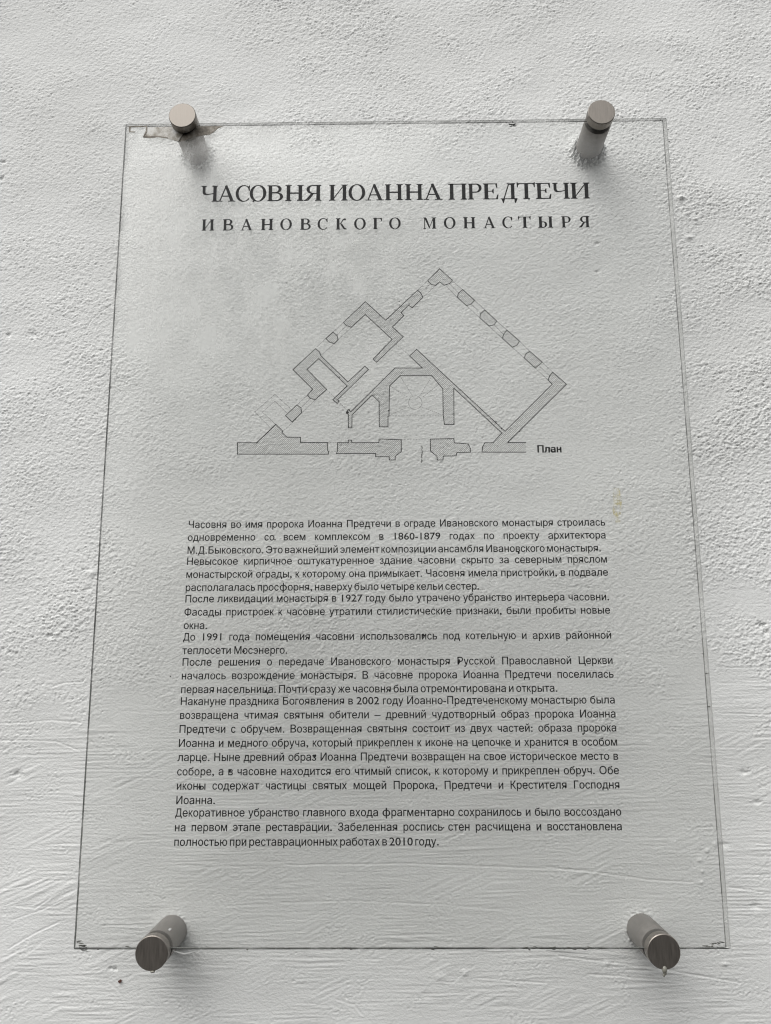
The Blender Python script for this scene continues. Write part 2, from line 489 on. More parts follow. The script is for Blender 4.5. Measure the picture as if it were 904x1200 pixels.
PW, PH = 0.594 / 2, 0.841 / 2
bm = bmesh.new()
SL = {'l': -0.0006, 'r': 0.0026, 't': 0.0, 'b': 0.0}           # how far each edge slants in towards the back
def corner_ring(x0, x1, z0, z1, y, r=0.0012):
    pts = []
    for cx, cz, a0 in ((x1 - r, z1 - r, 0), (x0 + r, z1 - r, 90), (x0 + r, z0 + r, 180), (x1 - r, z0 + r, 270)):
        for k in range(5):
            a = math.radians(a0 + 22.5 * k)
            pts.append((cx + r * math.cos(a), y, cz + r * math.sin(a)))
    return [bm.verts.new(p) for p in pts]
c = 0.0007                                                             # worn arris
rings = [corner_ring(-PW + 1.6 * c, PW - 1.6 * c, -PH + 1.6 * c, PH - 1.6 * c, 0.0),
         corner_ring(-PW, PW, -PH, PH, .7 * c),
         corner_ring(-PW + SL['l'], PW - SL['r'], -PH + SL['b'], PH - SL['t'], GLASS_T - c),
         corner_ring(-PW + SL['l'] + c, PW - SL['r'] - c, -PH + SL['b'] + c, PH - SL['t'] - c, GLASS_T)]
K = len(rings[0])
f = bm.faces.new(rings[0]); f.material_index = 0
f = bm.faces.new(rings[3][::-1]); f.material_index = 1
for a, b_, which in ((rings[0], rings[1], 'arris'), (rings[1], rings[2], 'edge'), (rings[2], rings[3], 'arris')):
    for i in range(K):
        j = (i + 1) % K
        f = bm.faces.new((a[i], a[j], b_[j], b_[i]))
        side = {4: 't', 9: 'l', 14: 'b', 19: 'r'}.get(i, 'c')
        f.material_index = 2 if ((which == 'arris' and not (i >= 15 and a is rings[0])) or side in 'lb' or 5 <= i <= 13) else 3  # dark sides are grime plus painted-in inner reflection; the others stay pale
bmesh.ops.recalc_face_normals(bm, faces=bm.faces)
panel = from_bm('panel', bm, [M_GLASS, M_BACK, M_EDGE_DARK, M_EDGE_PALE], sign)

# ------------------------------------------------------------------ serif capitals for the heading, drawn by hand
def arc(cx, cz, rx, rz, a0, a1, k=14):
    return [(cx + rx * math.cos(math.radians(a0 + (a1 - a0) * i / k)), cz + rz * math.sin(math.radians(a0 + (a1 - a0) * i / k))) for i in range(k + 1)]
def ring_quads(o, i):
    return [[o[k], o[k + 1], i[k + 1], i[k]] for k in range(len(o) - 1)]
def R(x0, z0, x1, z1): return [(x0, z0), (x1, z0), (x1, z1), (x0, z1)]
def serif(x0, x1, z, up, h=0.042):
    """foot (up=1) or head (up=-1) serif of a stem between x0 and x1"""
    e = 0.085
    return [[(x0 - e, z), (x1 + e, z), (x1 + e, z + up * h * .8), (x1, z + up * (h + .035)), (x0, z + up * (h + .035)), (x0 - e, z + up * h * .8)]]
def stem(x0, x1, z0=0.0, z1=1.0, foot=True, head=True):
    s_ = [R(x0, z0 + (.07 if foot else 0), x1, z1 - (.07 if head else 0))]
    if foot: s_ += serif(x0, x1, z0, 1)
    if head: s_ += serif(x0, x1, z1, -1)
    return s_
def bowl(x0, xr, z0, z1, th=.16, h=.062, side=1):
    zc, rz = (z0 + z1) / 2, (z1 - z0) / 2
    xm = x0 + (xr - x0) * .42
    o = [(x0, z1)] + arc(xm, zc, xr - xm, rz, 90, -90) + [(x0, z0)]
    i = [(x0, z1 - h)] + arc(xm, zc, xr - xm - th, rz - h, 90, -90) + [(x0, z0 + h)]
    return ring_quads(o, i)
def mirror(ps, W): return [[(W - x, z) for x, z in p] for p in ps]
T = .185
def g_N(): return 1.02, stem(.09, .09 + T) + stem(.77, .77 + T) + [R(.09 + T, .455, .77, .535)]
def g_I(): return 1.04, stem(.09, .09 + T) + stem(.79, .79 + T) + [[(.245, .07), (.245, .15), (.79, .93), (.79, .85)]]
def g_P(): return 1.03, stem(.09, .09 + T, head=False) + stem(.78, .78 + T, head=False) + [R(0, .945, 1.03, 1.0)]
def g_A(): return 1.03, [[(.42, .98), (.50, 1.03), (.54, 1.03), (.935, .05), (.755, .05)], [(.125, .05), (.185, .05), (.47, .84), (.445, .93)], R(.27, .31, .69, .37), R(0, 0, .30, .045), R(.64, 0, 1.04, .045)]
def g_O(W=.95): return W, ring_quads(arc(W / 2, .5, W / 2, .525, 0, 360, 36), arc(W / 2, .5, W / 2 - .165, .475, 0, 360, 36))
def g_S():
    o = arc(.46, .5, .46, .525, 48, 318, 30); i = arc(.49, .5, .335, .475, 44, 322, 30)
    return .85, ring_quads(o, i) + [[(.77, .66), (.815, .66), (.815, 1.0), (.78, 1.0), (.70, .86), (.74, .80)]]
def g_CH():
    o = [(.09, .93)] + [(.09, .66)] + arc(.27, .62, .18, .20, 190, 270, 8) + [(.42, .43), (.78, .49)]
    i = [(.245, .93)] + [(.245, .66)] + arc(.36, .62, .115, .13, 190, 270, 8) + [(.46, .485), (.78, .54)]
    return .98, ring_quads(o, i) + serif(.09, .245, 1, -1) + stem(.75, .75 + T)
def g_V(): return .92, stem(.09, .09 + T) + bowl(.245, .82, .51, 1.0) + bowl(.245, .92, 0, .55)
def g_R(): return .86, stem(.09, .09 + T) + bowl(.245, .86, .43, 1.0)
def g_YA():
    W = .98
    return W, mirror(stem(.09, .09 + T) + bowl(.245, .84, .44, 1.0), W) + [[(.40, .46), (.56, .46), (.36, .16), (.27, .045), (.20, 0), (0, 0), (0, .045), (.10, .09), (.22, .22)]]
def g_E(): return .88, stem(.09, .09 + T) + [R(.245, .95, .78, 1), R(.245, .49, .56, .535), R(.245, 0, .80, .05), [(.74, .955), (.78, 1), (.80, .70), (.765, .70), (.70, .93)],
                   [(.50, .535), (.56, .66), (.585, .66), (.585, .37), (.56, .37), (.50, .49)], [(.72, .05), (.80, .30), (.85, .30), (.81, 0), (.70, 0)]]
def g_D(): return 1.03, [R(.10, 0, .96, .05), [(.21, .05), (.26, .05), (.52, .86), (.50, .97)], R(.66, .05, .66 + T, .95), R(.42, .955, .90, 1.0), R(.50, .90, .66, .955),
                   [(.02, .05), (.20, .05), (.27, 0), (.20, -.24), (.165, -.24), (.10, -.02)], [(.84, .0), (.84, .05), (1.01, .05), (1.0, -.02), (.91, -.24), (.875, -.24)]]
def g_T(): return 1.0, stem(.425, .425 + T, head=False) + [R(.05, .95, .95, 1.0), [(.0, 1.04), (.035, 1.06), (.06, 1), (.16, .95), (.07, .90), (.045, .74), (.015, .74)],
                  [(1.0, 1.04), (.965, 1.06), (.94, 1), (.84, .95), (.93, .90), (.955, .74), (.985, .74)]]
def g_K(): return .93, stem(.09, .09 + T) + [R(.245, .475, .40, .525), [(.36, .50), (.42, .50), (.70, .90), (.72, .98), (.62, .92)], arc(.77, .90, .085, .085, 0, 330, 10),
                  [(.36, .53), (.50, .53), (.76, .12), (.90, .06), (.94, 0), (.74, 0), (.62, .10)]]
def g_G(): return .78, stem(.09, .09 + T, head=False) + [R(0, .95, .74, 1), [(.70, .955), (.73, 1), (.77, .70), (.735, .70), (.64, .93)]]
def g_M(): return 1.12, stem(.07, .07 + .05) + stem(.86, .86 + T) + [[(.08, .96), (.25, .96), (.56, .16), (.52, .02)], [(.52, .02), (.56, .16), (.86, .94), (.86, .80)]]
def g_YI(): return 1.2, stem(.09, .09 + T) + bowl(.245, .74, 0, .55) + stem(.95, .95 + T)
G = {'Ч': g_CH, 'А': g_A, 'С': g_S, 'О': g_O, 'В': g_V, 'Н': g_N, 'Я': g_YA, 'И': g_I, 'П': g_P, 'Р': g_R, 'Е': g_E, 'Д': g_D, 'Т': g_T, 'К': g_K, 'Г': g_G, 'М': g_M, 'Ы': g_YI}

def heading(name, text, spans, pxl, pyl, pxr, pyr, cap):
    sh = Sheet()
    zl, zr = at(pxl, pyl)[1], at(pxr, pyr)[1]
    xl, xr = at(pxl, pyl)[0], at(pxr, pyr)[0]
    for ch, (a, b_) in zip(text, spans):
        ym = pyl + (pyr - pyl) * (a - pxl) / (pxr - pxl)
        X0, X1 = at(a, ym)[0], at(b_, ym)[0]
        W, ps = G[ch]()
        for p in ps:
            for ox, oz in ((-.00022, 0), (.00022, .00012), (0, -.00014)):                        # ink spread
                sh.poly([(ox + X0 + (X1 - X0) * x / W, oz + zl + (zr - zl) * (X0 - xl) / (xr - xl) + cap * z) for x, z in p])
    return sh.build(name, M_TITLE, panel)
heading('title_lettering', 'ЧАСОВНЯИОАННАПРЕДТЕЧИ',
        [(235.7, 254.4), (254.8, 275.7), (276.4, 293.2), (292.8, 312), (313.2, 331.8), (334.4, 355.3), (356.5, 376.9),
         (385.8, 407.1), (408.8, 428.1), (428.7, 449.6), (451.2, 471.7), (475, 495.4), (496.8, 518.4),
         (526, 547.1), (548.8, 564.8), (566.5, 585.1), (586.4, 606.9), (606.4, 627.6), (628.5, 647.1), (648, 667.1), (669.2, 691.3)],
        236, 236.6, 692, 232.8, 0.0188)
T = .205
heading('subtitle_lettering', 'ИВАНОВСКОГОМОНАСТЫРЯ',
        [(236.7, 250.4), (261.3, 273.4), (282.2, 295.8), (306.1, 319.7), (328.8, 342), (352.1, 364.2), (372.5, 384.3), (393.8, 406.5), (415.4, 428.7), (437.5, 448.1), (456.5, 469.7),
         (496.8, 511), (520.7, 534), (543.5, 556.8), (566.9, 580.7), (589.2, 601.1), (607.8, 622.3), (631.2, 647.6), (658.6, 669.2), (678.9, 691.3)],
        237, 270.4, 692, 266.5, 0.0130)

# ------------------------------------------------------------------ body text
ADV = dict(zip('абвгдежзийклмнопрстуфхцчшщъыьэюя',
    (.556, .573, .531, .365, .583, .556, .669, .458, .559, .559, .437, .583, .688, .552, .556, .542, .556, .5, .458, .5, .823, .5, .573, .521, .802, .823, .625, .719, .521, .51, .75, .541)))
ADV.update(dict(zip('АБВГДЕЖЗИКЛМНОПРСТУФХЦЧШЩЭЮЯ',
    (.667, .656, .667, .542, .677, .667, .923, .604, .719, .583, .656, .833, .722, .778, .719, .667, .722, .611, .635, .76, .667, .74, .667, .917, .938, .719, 1.01, .722))))
ADV.update({c_: .556 for c_ in '0123456789–'}); ADV.update({'.': .278, ',': .278, '-': .333, ':': .278})
tcu = bpy.data.curves.new('glyph', 'FONT'); tcu.resolution_u = 3; tcu.size = 1.0
tob = bpy.data.objects.new('glyph', tcu); COL.objects.link(tob)
def width(s_):
    tcu.body = s_; bpy.context.view_layer.update(); return tob.dimensions.x
NN = width('нн')
GLY = {}
def glyph(ch):
    """outline loops of the letter, each solid contour filled on its own with the holes that lie in it"""
    if ch not in GLY:
        adv = width('н' + ch + 'н') - NN
        tcu.body = ch; tcu.fill_mode = 'NONE'; bpy.context.view_layer.update()
        m = bpy.data.meshes.new_from_object(tob.evaluated_get(bpy.context.evaluated_depsgraph_get()))
        tcu.fill_mode = 'FRONT'
        co_ = [(v.co.x, v.co.y) for v in m.vertices]
        if ch in 'ьы': co_ = [(.1632 if .14 < x < .155 else x, y_) for x, y_ in co_]   # the bowl starts inside the stem
        nxt = {}
        for e in m.edges:
            a_, b_ = e.vertices
            nxt.setdefault(a_, []).append(b_); nxt.setdefault(b_, []).append(a_)
        seen, loops = set(), []
        for v0 in range(len(co_)):
            if v0 in seen or v0 not in nxt: continue
            L_, prev, cur = [v0], None, v0
            seen.add(v0)
            nb = min(nxt[v0], key=lambda q_: (abs(q_ - v0) != 1, q_ < v0))
            while nb not in seen:
                L_.append(nb); seen.add(nb); prev, cur = cur, nb
                cand = [q_ for q_ in nxt[cur] if q_ != prev]
                if not cand: break
                nb = cand[0]
            loops.append([co_[i] for i in L_])
        bpy.data.meshes.remove(m)
        def area(P): return sum(P[i - 1][0] * P[i][1] - P[i][0] * P[i - 1][1] for i in range(len(P))) / 2
        def inside(p, P):
            c_ = False
            for i in range(len(P)):
                (xa, ya), (xb, yb_) = P[i - 1], P[i]
                if (ya > p[1]) != (yb_ > p[1]) and p[0] < (xb - xa) * (p[1] - ya) / (yb_ - ya) + xa: c_ = not c_
            return c_
        ar = [area(P) for P in loops]
        sg = 1 if ar[max(range(len(ar)), key=lambda i: abs(ar[i]))] > 0 else -1
        V, F = [], []
        for i, P in enumerate(loops):
            if ar[i] * sg <= 0: continue
            grp = [P] + [Q for j, Q in enumerate(loops) if ar[j] * sg < 0 and sum(inside(p, P) for p in Q) > .8 * len(Q)]
            b0 = len(V)
            flat = [p for Q in grp for p in Q]
            V += [(x, y_, i) for x, y_ in flat]
            F += [tuple(b0 + q_ for q_ in t) for t in tessellate_polygon([[Vector((x, y_, 0)) for x, y_ in Q] for Q in grp])]
        GLY[ch] = (V, F, adv)
    return GLY[ch]
EM = 0.00999
XL, XR = -0.2090, 0.2056
def set_line(sh, text, z, right, em=EM, left=None, natural=False, slope=0.0):
    words = text.split(' ')
    wd = [sum(ADV[c_] for c_ in w) * em for w in words]
    x = left if left is not None else XL + (-0.0009 * (-0.03 - z) / 0.3)
    x00 = x
    gap = .278 * em if natural else (right - x - sum(wd)) / max(1, len(words) - 1)
    for w, ww in zip(words, wd):
        for ch in w:
            vs, fs, adv = glyph(ch)
            sx = ADV[ch] / adv * em
            x0 = x
            for lay, (ox, oz) in enumerate(((-.013, 0), (.013, 0), (0, .011), (0, -.011))):      # the ink has spread a little
                sh.mesh([(p[0] + ox * em / sx, p[1] + oz, p[2] + .35 * lay) for p in vs], fs, lambda a, b_: (x0 + a * sx, z + b_ * em))
            x += ADV[ch] * em
        x += gap
    return gap / em
PARAS = [
    [('Часовня во имя пророка Иоанна Предтечи в ограде Ивановского монастыря строилась', None),
     ('одновременно со всем комплексом в 1860-1879 годах по проекту архитектора', None),
     ('М.Д.Быковского. Это важнейший элемент композиции ансамбля Ивановского монастыря.', 705.3)],
    [('Невысокое кирпичное оштукатуренное здание часовни скрыто за северным пряслом', None),
     ('монастырской ограды, к которому она примыкает. Часовня имела пристройки, в подвале', None),
     ('располагалась просфорня, наверху было четыре кельи сестер.', 562.6)],
    [('После ликвидации монастыря в 1927 году было утрачено убранство интерьера часовни.', None),
     ('Фасады пристроек к часовне утратили стилистические признаки, были пробиты новые', None),
     ('окна.', 245)],
    [('До 1991 года помещения часовни использовались под котельную и архив районной', None),
     ('теплосети Мосэнерго.', 337.6)],
    [('После решения о передаче Ивановского монастыря Русской Православной Церкви', None),
     ('началось возрождение монастыря. В часовне пророка Иоанна Предтечи поселилась', None),
     ('первая насельница. Почти сразу же часовня была отремонтирована и открыта.', 654.3)],
    [('Накануне праздника Богоявления в 2002 году Иоанно-Предтеченскому монастырю была', None),
     ('возвращена чтимая святыня обители – древний чудотворный образ пророка Иоанна', None),
     ('Предтечи с обручем. Возвращенная святыня состоит из двух частей: образа пророка', None),
     ('Иоанна и медного обруча, который прикреплен к иконе на цепочке и хранится в особом', None),
     ('ларце. Ныне древний образ Иоанна Предтечи возвращен на свое историческое место в', None),
     ('соборе, а в часовне находится его чтимый список, к которому и прикреплен обруч. Обе', None),
     ('иконы содержат частицы святых мощей Пророка, Предтечи и Крестителя Господня', None),
     ('Иоанна.', 253)],
    [('Декоративное убранство главного входа фрагментарно сохранилось и было воссоздано', None),
     ('на первом этапе реставрации. Забеленная роспись стен расчищена и восстановлена', None),
     ('полностью при реставрационных работах в 2010 году.', 515.2)],
]
BASE = [618.9, 634, 648.7, 661.9, 677, 692, 705.8, 721.2, 737, 750.1, 765.8, 780, 795.6, 811.9, 825.4, 842, 858.4, 875, 891.8, 908.4, 925.1, 942.8, 957.2, 974.2, 991.2]
z = -0.0325; k = 0
for pi, para in enumerate(PARAS):
    sh = Sheet()
    for li, (t, rpx) in enumerate(para):
        if k: z -= 0.01115 if li == 0 else 0.01290
        rgt = XR if rpx is None else at(rpx, BASE[k])[0]
        g_ = set_line(sh, t, z, rgt)
        k += 1
    sh.build('paragraph', M_INK, panel)

sh = Sheet()
x0, z0 = at(629.2, 530.4); x1, _ = at(658.6, 530.0)
# a heavier hand than the body text: the word is printed twice with a hair's offset
cap_em = 0.0104
wsum = sum(ADV[c_] for c_ in 'План') * cap_em
set_line(sh, 'План', z0, 0, em=cap_em * (x1 - x0) / wsum, left=x0, natural=True)
sh.y -= 4e-5
set_line(sh, 'План', z0, 0, em=cap_em * (x1 - x0) / wsum, left=x0 + 0.0004, natural=True)
for px, py, r in ((646.5, 527.5, .0011), (644.5, 526, .0008), (656, 526.5, .0010), (639.5, 529.5, .0005), (648.2, 529.3, .0009)):
    sh.poly(irregular(px, py, r, 0, 8, int(px)))
sh.build('plan_caption', M_INK, panel)
bpy.data.objects.remove(tob)

# ------------------------------------------------------------------ floor plan
CR = {'A': (260, 300, 4.109), 'B': (460, 300, 4.109), 'C': (390, 400, 5.318), 'D': (330, 340, 5.318), 'E': (430, 305, 6.954), 'F': (270, 460, 6.954)}
def tr(c_, *pts):
    ox, oy, s_ = CR[c_]
    return [at(ox + x / s_, oy + y / s_) for x, y in pts]
POLYS = [
    tr('F', (60, 410), (215, 410), (372, 260), (430, 317), (422, 326), (462, 365), (573, 365), (573, 408), (792, 408), (795, 475), (802, 480), (800, 503), (58, 503)),
    tr('C', (30, 632), (98, 632), (98, 616), (118, 616), (120, 632), (288, 632), (290, 609), (428, 614), (428, 688), (390, 718), (390, 740), (354, 740), (352, 720), (268, 720), (268, 700), (24, 700), (30, 684)),
    tr('C', (608, 610), (756, 607), (758, 633), (845, 640), (858, 668), (858, 692), (775, 694), (770, 714), (690, 716), (688, 740), (652, 740), (650, 716), (610, 684)),
    tr('B', (83, 482), (117, 450), (543, 845), (770, 618), (750, 598), (757, 578), (772, 560), (838, 618), (610, 845), (556, 898), (642, 898), (642, 945), (432, 945), (434, 920), (446, 900), (484, 900),
       (527, 853), (296, 637), (297, 812), (251, 812), (245, 768), (243, 640), (190, 577), (38, 577))
    + tr('A', (808, 627), (806, 770), (801, 772), (801, 823), (759, 823), (758, 702), (725, 670), (628, 765), (627, 828), (610, 828), (610, 765), (601, 752), (610, 740), (622, 750), (835, 540)) + tr('B', (145, 540)),
    tr('D', (388, 202), (523, 73), (650, 188)) + tr('E', (415, 245), (440, 268), (458, 303), (370, 388), (340, 367), (280, 428), (303, 453), (210, 545), (297, 624))
    + tr('D', (593, 450), (572, 430), (690, 308), (523, 153), (437, 232), (405, 222)),
    tr('D', (72, 496), (213, 366), (237, 385), (248, 412), (415, 573), (520, 475), (543, 495), (350, 684), (360, 692), (348, 707), (320, 684), (410, 597), (233, 428), (160, 495), (283, 620), (210, 684), (180, 675), (163, 655), (195, 618)),
    tr('D', (277, 302), (322, 262), (348, 285), (353, 310), (330, 335), (300, 325)),
    tr('D', (26, 783), (97, 716), (122, 735), (127, 765), (68, 823)),
    tr('E', (497, 168), (594, 70), (697, 165), (675, 190), (630, 205), (595, 177), (562, 207), (525, 198)),
    tr('B', (338, 162), (396, 214), (380, 232), (357, 240), (313, 200), (318, 180)),
    tr('B', (445, 260), (503, 314), (490, 332), (465, 338), (421, 298), (425, 278)),
    tr('B', (552, 358), (612, 410), (600, 430), (577, 440), (530, 397), (535, 378)),
    tr('B', (662, 460), (722, 512), (688, 540), (635, 492), (642, 472)),
]
OPEN_EDGES = {(3, 10)}                                # the right-hand wall is cut off without a line
sh = Sheet(-0.00030)
for pi, P in enumerate(POLYS):
    for i in range(len(P)):
        if (pi, i) in OPEN_EDGES: continue
        sh.line(P[i], P[(i + 1) % len(P)], 0.00082)
for px, py, r in ((407.5, 483.5, .0018), (456, 481.3, .0011), (369.5, 445.5, .0007), (409.5, 480.5, .001), (468, 353.5, .0007), (581.5, 494.5, .0008), (588, 502.5, .0009), (609, 505.3, .0009), (398, 442, .0006)):
    sh.poly(irregular(px, py, r, 0, 8, int(px * 3)))
plan = sh.build('floor_plan', M_PLAN, panel)
# hatching of the cut walls
hs = Sheet(-0.00012)
SP, HW = 0.0015, 0.00024
for P in POLYS:
    Q = [((x + z) / math.sqrt(2), (z - x) / math.sqrt(2)) for x, z in P]
    v0, v1 = min(q_[1] for q_ in Q), max(q_[1] for q_ in Q)
    v = math.ceil(v0 / SP) * SP
    while v < v1:
        us = []
        for (ua, va), (ub, vb) in zip(Q, Q[1:] + Q[:1]):
            if (va <= v) != (vb <= v):
                us.append(ua + (ub - ua) * (v - va) / (vb - va))
        us.sort()
        for a, b_ in zip(us[::2], us[1::2]):
            hs.line(((a - v) / math.sqrt(2), (a + v) / math.sqrt(2)), ((b_ - v) / math.sqrt(2), (b_ + v) / math.sqrt(2)), HW)
        v += SP
h_ob = hs.build('wall_hatching', M_PLAN, panel)
# hairlines: window reveals, vault lines, dashed axes, the demolished porch
fs_ = Sheet(-0.00020)
HL = 0.00044
def hair(c_, *pts, dash=None):
    P = tr(c_, *pts)
    for a, b_ in zip(P[:-1], P[1:]):
        if not dash:
            fs_.line(a, b_, HL); continue
        L = math.hypot(b_[0] - a[0], b_[1] - a[1]); nd = max(2, int(L / dash))
        for q_ in range(nd):
            t0, t1 = q_ / nd, (q_ + .55) / nd
            fs_.line((a[0] + (b_[0] - a[0]) * t0, a[1] + (b_[1] - a[1]) * t0), (a[0] + (b_[0] - a[0]) * t1, a[1] + (b_[1] - a[1]) * t1), HL)
for a in (((288, 120), (338, 162)), ((262, 148), (313, 200)), ((396, 214), (445, 260)), ((380, 232), (425, 275)), ((357, 240), (421, 298)), ((503, 314), (552, 358)), ((465, 338), (530, 397)), ((490, 332), (535, 378)),
          ((612, 410), (662, 460)), ((577, 440), (635, 492)), ((722, 512), (772, 560)), ((688, 540), (750, 598)), ((705, 527), (757, 578)), ((365, 901), (446, 900)), ((375, 945), (432, 945)), ((270, 130), (318, 178))):
    hair('B', *a)
for a in (((415, 245), (497, 168)), ((440, 262), (520, 192)), ((458, 303), (562, 207))): hair('E', *a)
for a in (((322, 262), (388, 202)), ((353, 310), (437, 232)), ((277, 302), (222, 354)), ((330, 335), (246, 408)), ((340, 285), (405, 225)), ((163, 655), (97, 716)), ((180, 675), (122, 735)), ((210, 684), (127, 765)), ((650, 340), (578, 440))): hair('D', *a)
hair('D', (283, 620), (405, 745), dash=0.003); hair('D', (712, 335), (800, 410), dash=0.003)
hair('F', (325, 285), (200, 160), (365, 15), (490, 130)); hair('F', (372, 262), (262, 160), (365, 72), (460, 165)); hair('F', (430, 317), (540, 215), dash=.002)
hair('F', (792, 408), (875, 408), dash=.0025); hair('F', (800, 478), (870, 478), dash=.0025)
hair('C', (355, 465), (690, 465), dash=0.0028); hair('C', (428, 611), (608, 610), dash=0.0028)
circ = [(515 + 42 * math.cos(t * math.pi / 12), 382 + 42 * math.sin(t * math.pi / 12)) for t in range(25)]
hair('C', *circ, dash=.0012)
for a in ((( 360, 280), (470, 350)), ((660, 270), (560, 350)), ((365, 455), (480, 408)), ((688, 460), (550, 408)), ((420, 216), (500, 345)), ((620, 216), (540, 345))): hair('C', *a, dash=.0022)
hair('C', (515, 684), (608, 684), dash=.0025)
f_ob = fs_.build('plan_hairlines', M_HAIR, panel)
sc = Sheet(-0.00022)                                   # small upright inscription, worn past reading
rr = random.Random(4)
for i in range(11):
    yy = 652 + i * 9.6
    a, b_ = tr('C', (556 + rr.uniform(-3, 3), yy), (556 + rr.uniform(-4, 4), yy + 8)); sc.line(a, b_, rr.uniform(.0003, .0007))
    if rr.random() < .6:
        a, b_ = tr('C', (549 + rr.uniform(-3, 3), yy + 3), (562 + rr.uniform(-3, 4), yy + 4)); sc.line(a, b_, .0003)
s_ob = sc.build('scale_mark', M_PLAN, panel)
join(plan, h_ob, f_ob, s_ob)

# dark flecks of ink and grit on the lettering
sp = Sheet(-0.00045)
for px, py, r in ((527, 616.5, .0009), (516.5, 613.5, .0005), (447, 629.5, .0011), (608, 648, .0013), (322.5, 632.5, .0009), (329.5, 701.5, .0009), (496, 744.5, .0016), (551, 658, .0008), (452, 673, .0010), (594.5, 672.5, .0009),
                  (285.5, 763, .0016), (311.5, 810, .0014), (315, 811.5, .0009), (369, 885.5, .0015), (269.8, 903.5, .0016), (234.8, 922.5, .0015), (683.5, 860, .0010), (520, 970, .0008), (538.5, 774, .0011), (590, 821, .0008),
                  (640, 984, .0001), (287, 775.5, .0008), (684, 792, .0008), (691, 628, .0012), (200, 792.5, .0008), (249, 792, .0006), (458, 650, .0005), (578, 838, .0007), (577.5, 700.5, .0006), (513.5, 763.5, .0004),
                  (574, 717.5, .0008), (539.5, 717.5, .0007), (603, 146, .0014), (601, 143.5, .001), (297.3, 236, .0013), (544, 229.5, .0011), (620, 234.5, .0009), (449, 217, .0009), (668, 953.5, .0007), (636, 955, .0008)):
    sp.poly(irregular(px, py, r, 0, 8, int(px)))
m1_ob = sp.build('ink_fleck', M_INK, panel)

# ------------------------------------------------------------------ scrap of old tape behind the upper left corner
bm = bmesh.new()
yb = -0.0012
M_TAPE, n, l, b, out = mat('brown_tape')
tc = n.new('ShaderNodeTexCoord').outputs['Object']
a = noise(n, l, tc, 110.0, 5, 0.75)
r = ramp(n, [(0.34, (0.055, 0.043, 0.03)), (0.52, (0.19, 0.165, 0.13)), (0.70, (0.44, 0.41, 0.36))])
l.new(a.outputs['Fac'], r.inputs[0]); l.new(r.outputs[0], b.inputs['Base Color'])
b.inputs['Roughness'].default_value = 0.6
M_TAPE2, n, l, b, out = mat('pale_paper_scrap')
tc = n.new('ShaderNodeTexCoord').outputs['Object']
a = noise(n, l, tc, 90.0, 5, 0.7)
r = ramp(n, [(0.36, (0.30, 0.27, 0.22)), (0.52, (0.62, 0.60, 0.56)), (0.68, (0.78, 0.775, 0.75))])
l.new(a.outputs['Fac'], r.inputs[0]); l.new(r.outputs[0], b.inputs['Base Color'])
def scrap(pts, mi, y, t=0.0005):
    P = [at(px, py, y) for px, py in pts]
    vs = [bm.verts.new((x, y, z_)) for x, z_ in P]
    f = bm.faces.new(vs); f.material_index = mi
    g = bmesh.ops.extrude_face_region(bm, geom=[f])
    for v in [e for e in g['geom'] if isinstance(e, bmesh.types.BMVert)]: v.co.y += t
scrap([(172, 149.5), (205, 148.2), (222, 148), (214, 158), (209, 165.5), (203, 164), (197, 162), (186, 160.5), (175, 161.5), (168, 161), (171, 157)], 1, yb)
scrap([(214, 148), (262, 147.6), (256, 150), (251, 154.5), (246, 157.5), (238, 158.5), (228, 160), (216, 164.5), (209, 165.8), (204, 164.4), (210, 160), (216, 153)], 0, yb + 0.0007)
scrap([(168, 160.4), (171.5, 158.8), (176, 159.6), (186, 159.2), (197, 161), (197.5, 162.3), (186, 160.8), (175, 161.8)], 0, yb - 0.0004, 0.0003)
scrap([(151.2, 148), (153, 147.6), (171, 147.5), (171, 148.6), (153.6, 149.2), (152.8, 153.6), (159, 154), (158, 155.2), (151.4, 155)], 0, yb - 0.0002, 0.0003)
scrap([(171, 147), (172.8, 147), (172.6, 154), (169, 160.5), (167.6, 160.5), (171, 153)], 0, yb - 0.0003, 0.0003)
bmesh.ops.recalc_face_normals(bm, faces=bm.faces)
tape = from_bm('tape_scrap', bm, [M_TAPE, M_TAPE2], panel)

# yellowish stain right of the text and white paint specks on the face
M_STAIN, n, l, b, out = mat('yellow_stain')
tc = n.new('ShaderNodeTexCoord').outputs['Object']
a = noise(n, l, tc, 130.0, 5, 0.7)
r = ramp(n, [(0.42, 0.0), (0.66, 0.75)])
l.new(a.outputs['Fac'], r.inputs[0]); l.new(r.outputs[0], b.inputs['Alpha'])
b.inputs['Base Color'].default_value = (0.46, 0.40, 0.16, 1)
st_ = Sheet(-0.0002)
st_.poly([at(*p) for p in ((719, 572), (726, 572), (729, 585), (728, 600), (727, 612), (722, 614), (718, 600))])
m2_ob = st_.build('yellow_stain', M_STAIN, panel)
ws = Sheet(-0.0003)
for px, py, r in ((670, 156, .0008), (636, 165.5, .0009), (585, 533, .0008), (580, 535, .0007), (710, 317, .0009), (145, 283, .0009), (197, 435, .0010), (583, 684, .0011), (694, 942, .0008), (735, 1030, .0008), (199, 1088, .0009), (164, 472, .0007), (760, 868, .0008), (790, 985, .0007)):
    rr = random.Random(int(px))
    x, z_ = at(px, py)
    an = rr.uniform(.3, 1.4)
    for q_ in range(3):
        dx_, dz_ = rr.uniform(-.0016, .0016), rr.uniform(-.0012, .0012)
        ws.line((x + dx_ - r * math.cos(an), z_ + dz_ - r * math.sin(an)), (x + dx_ + r * math.cos(an), z_ + dz_ + r * math.sin(an)), .0005)
m3_ob = ws.build('paint_fleck', M_PAINT, panel)

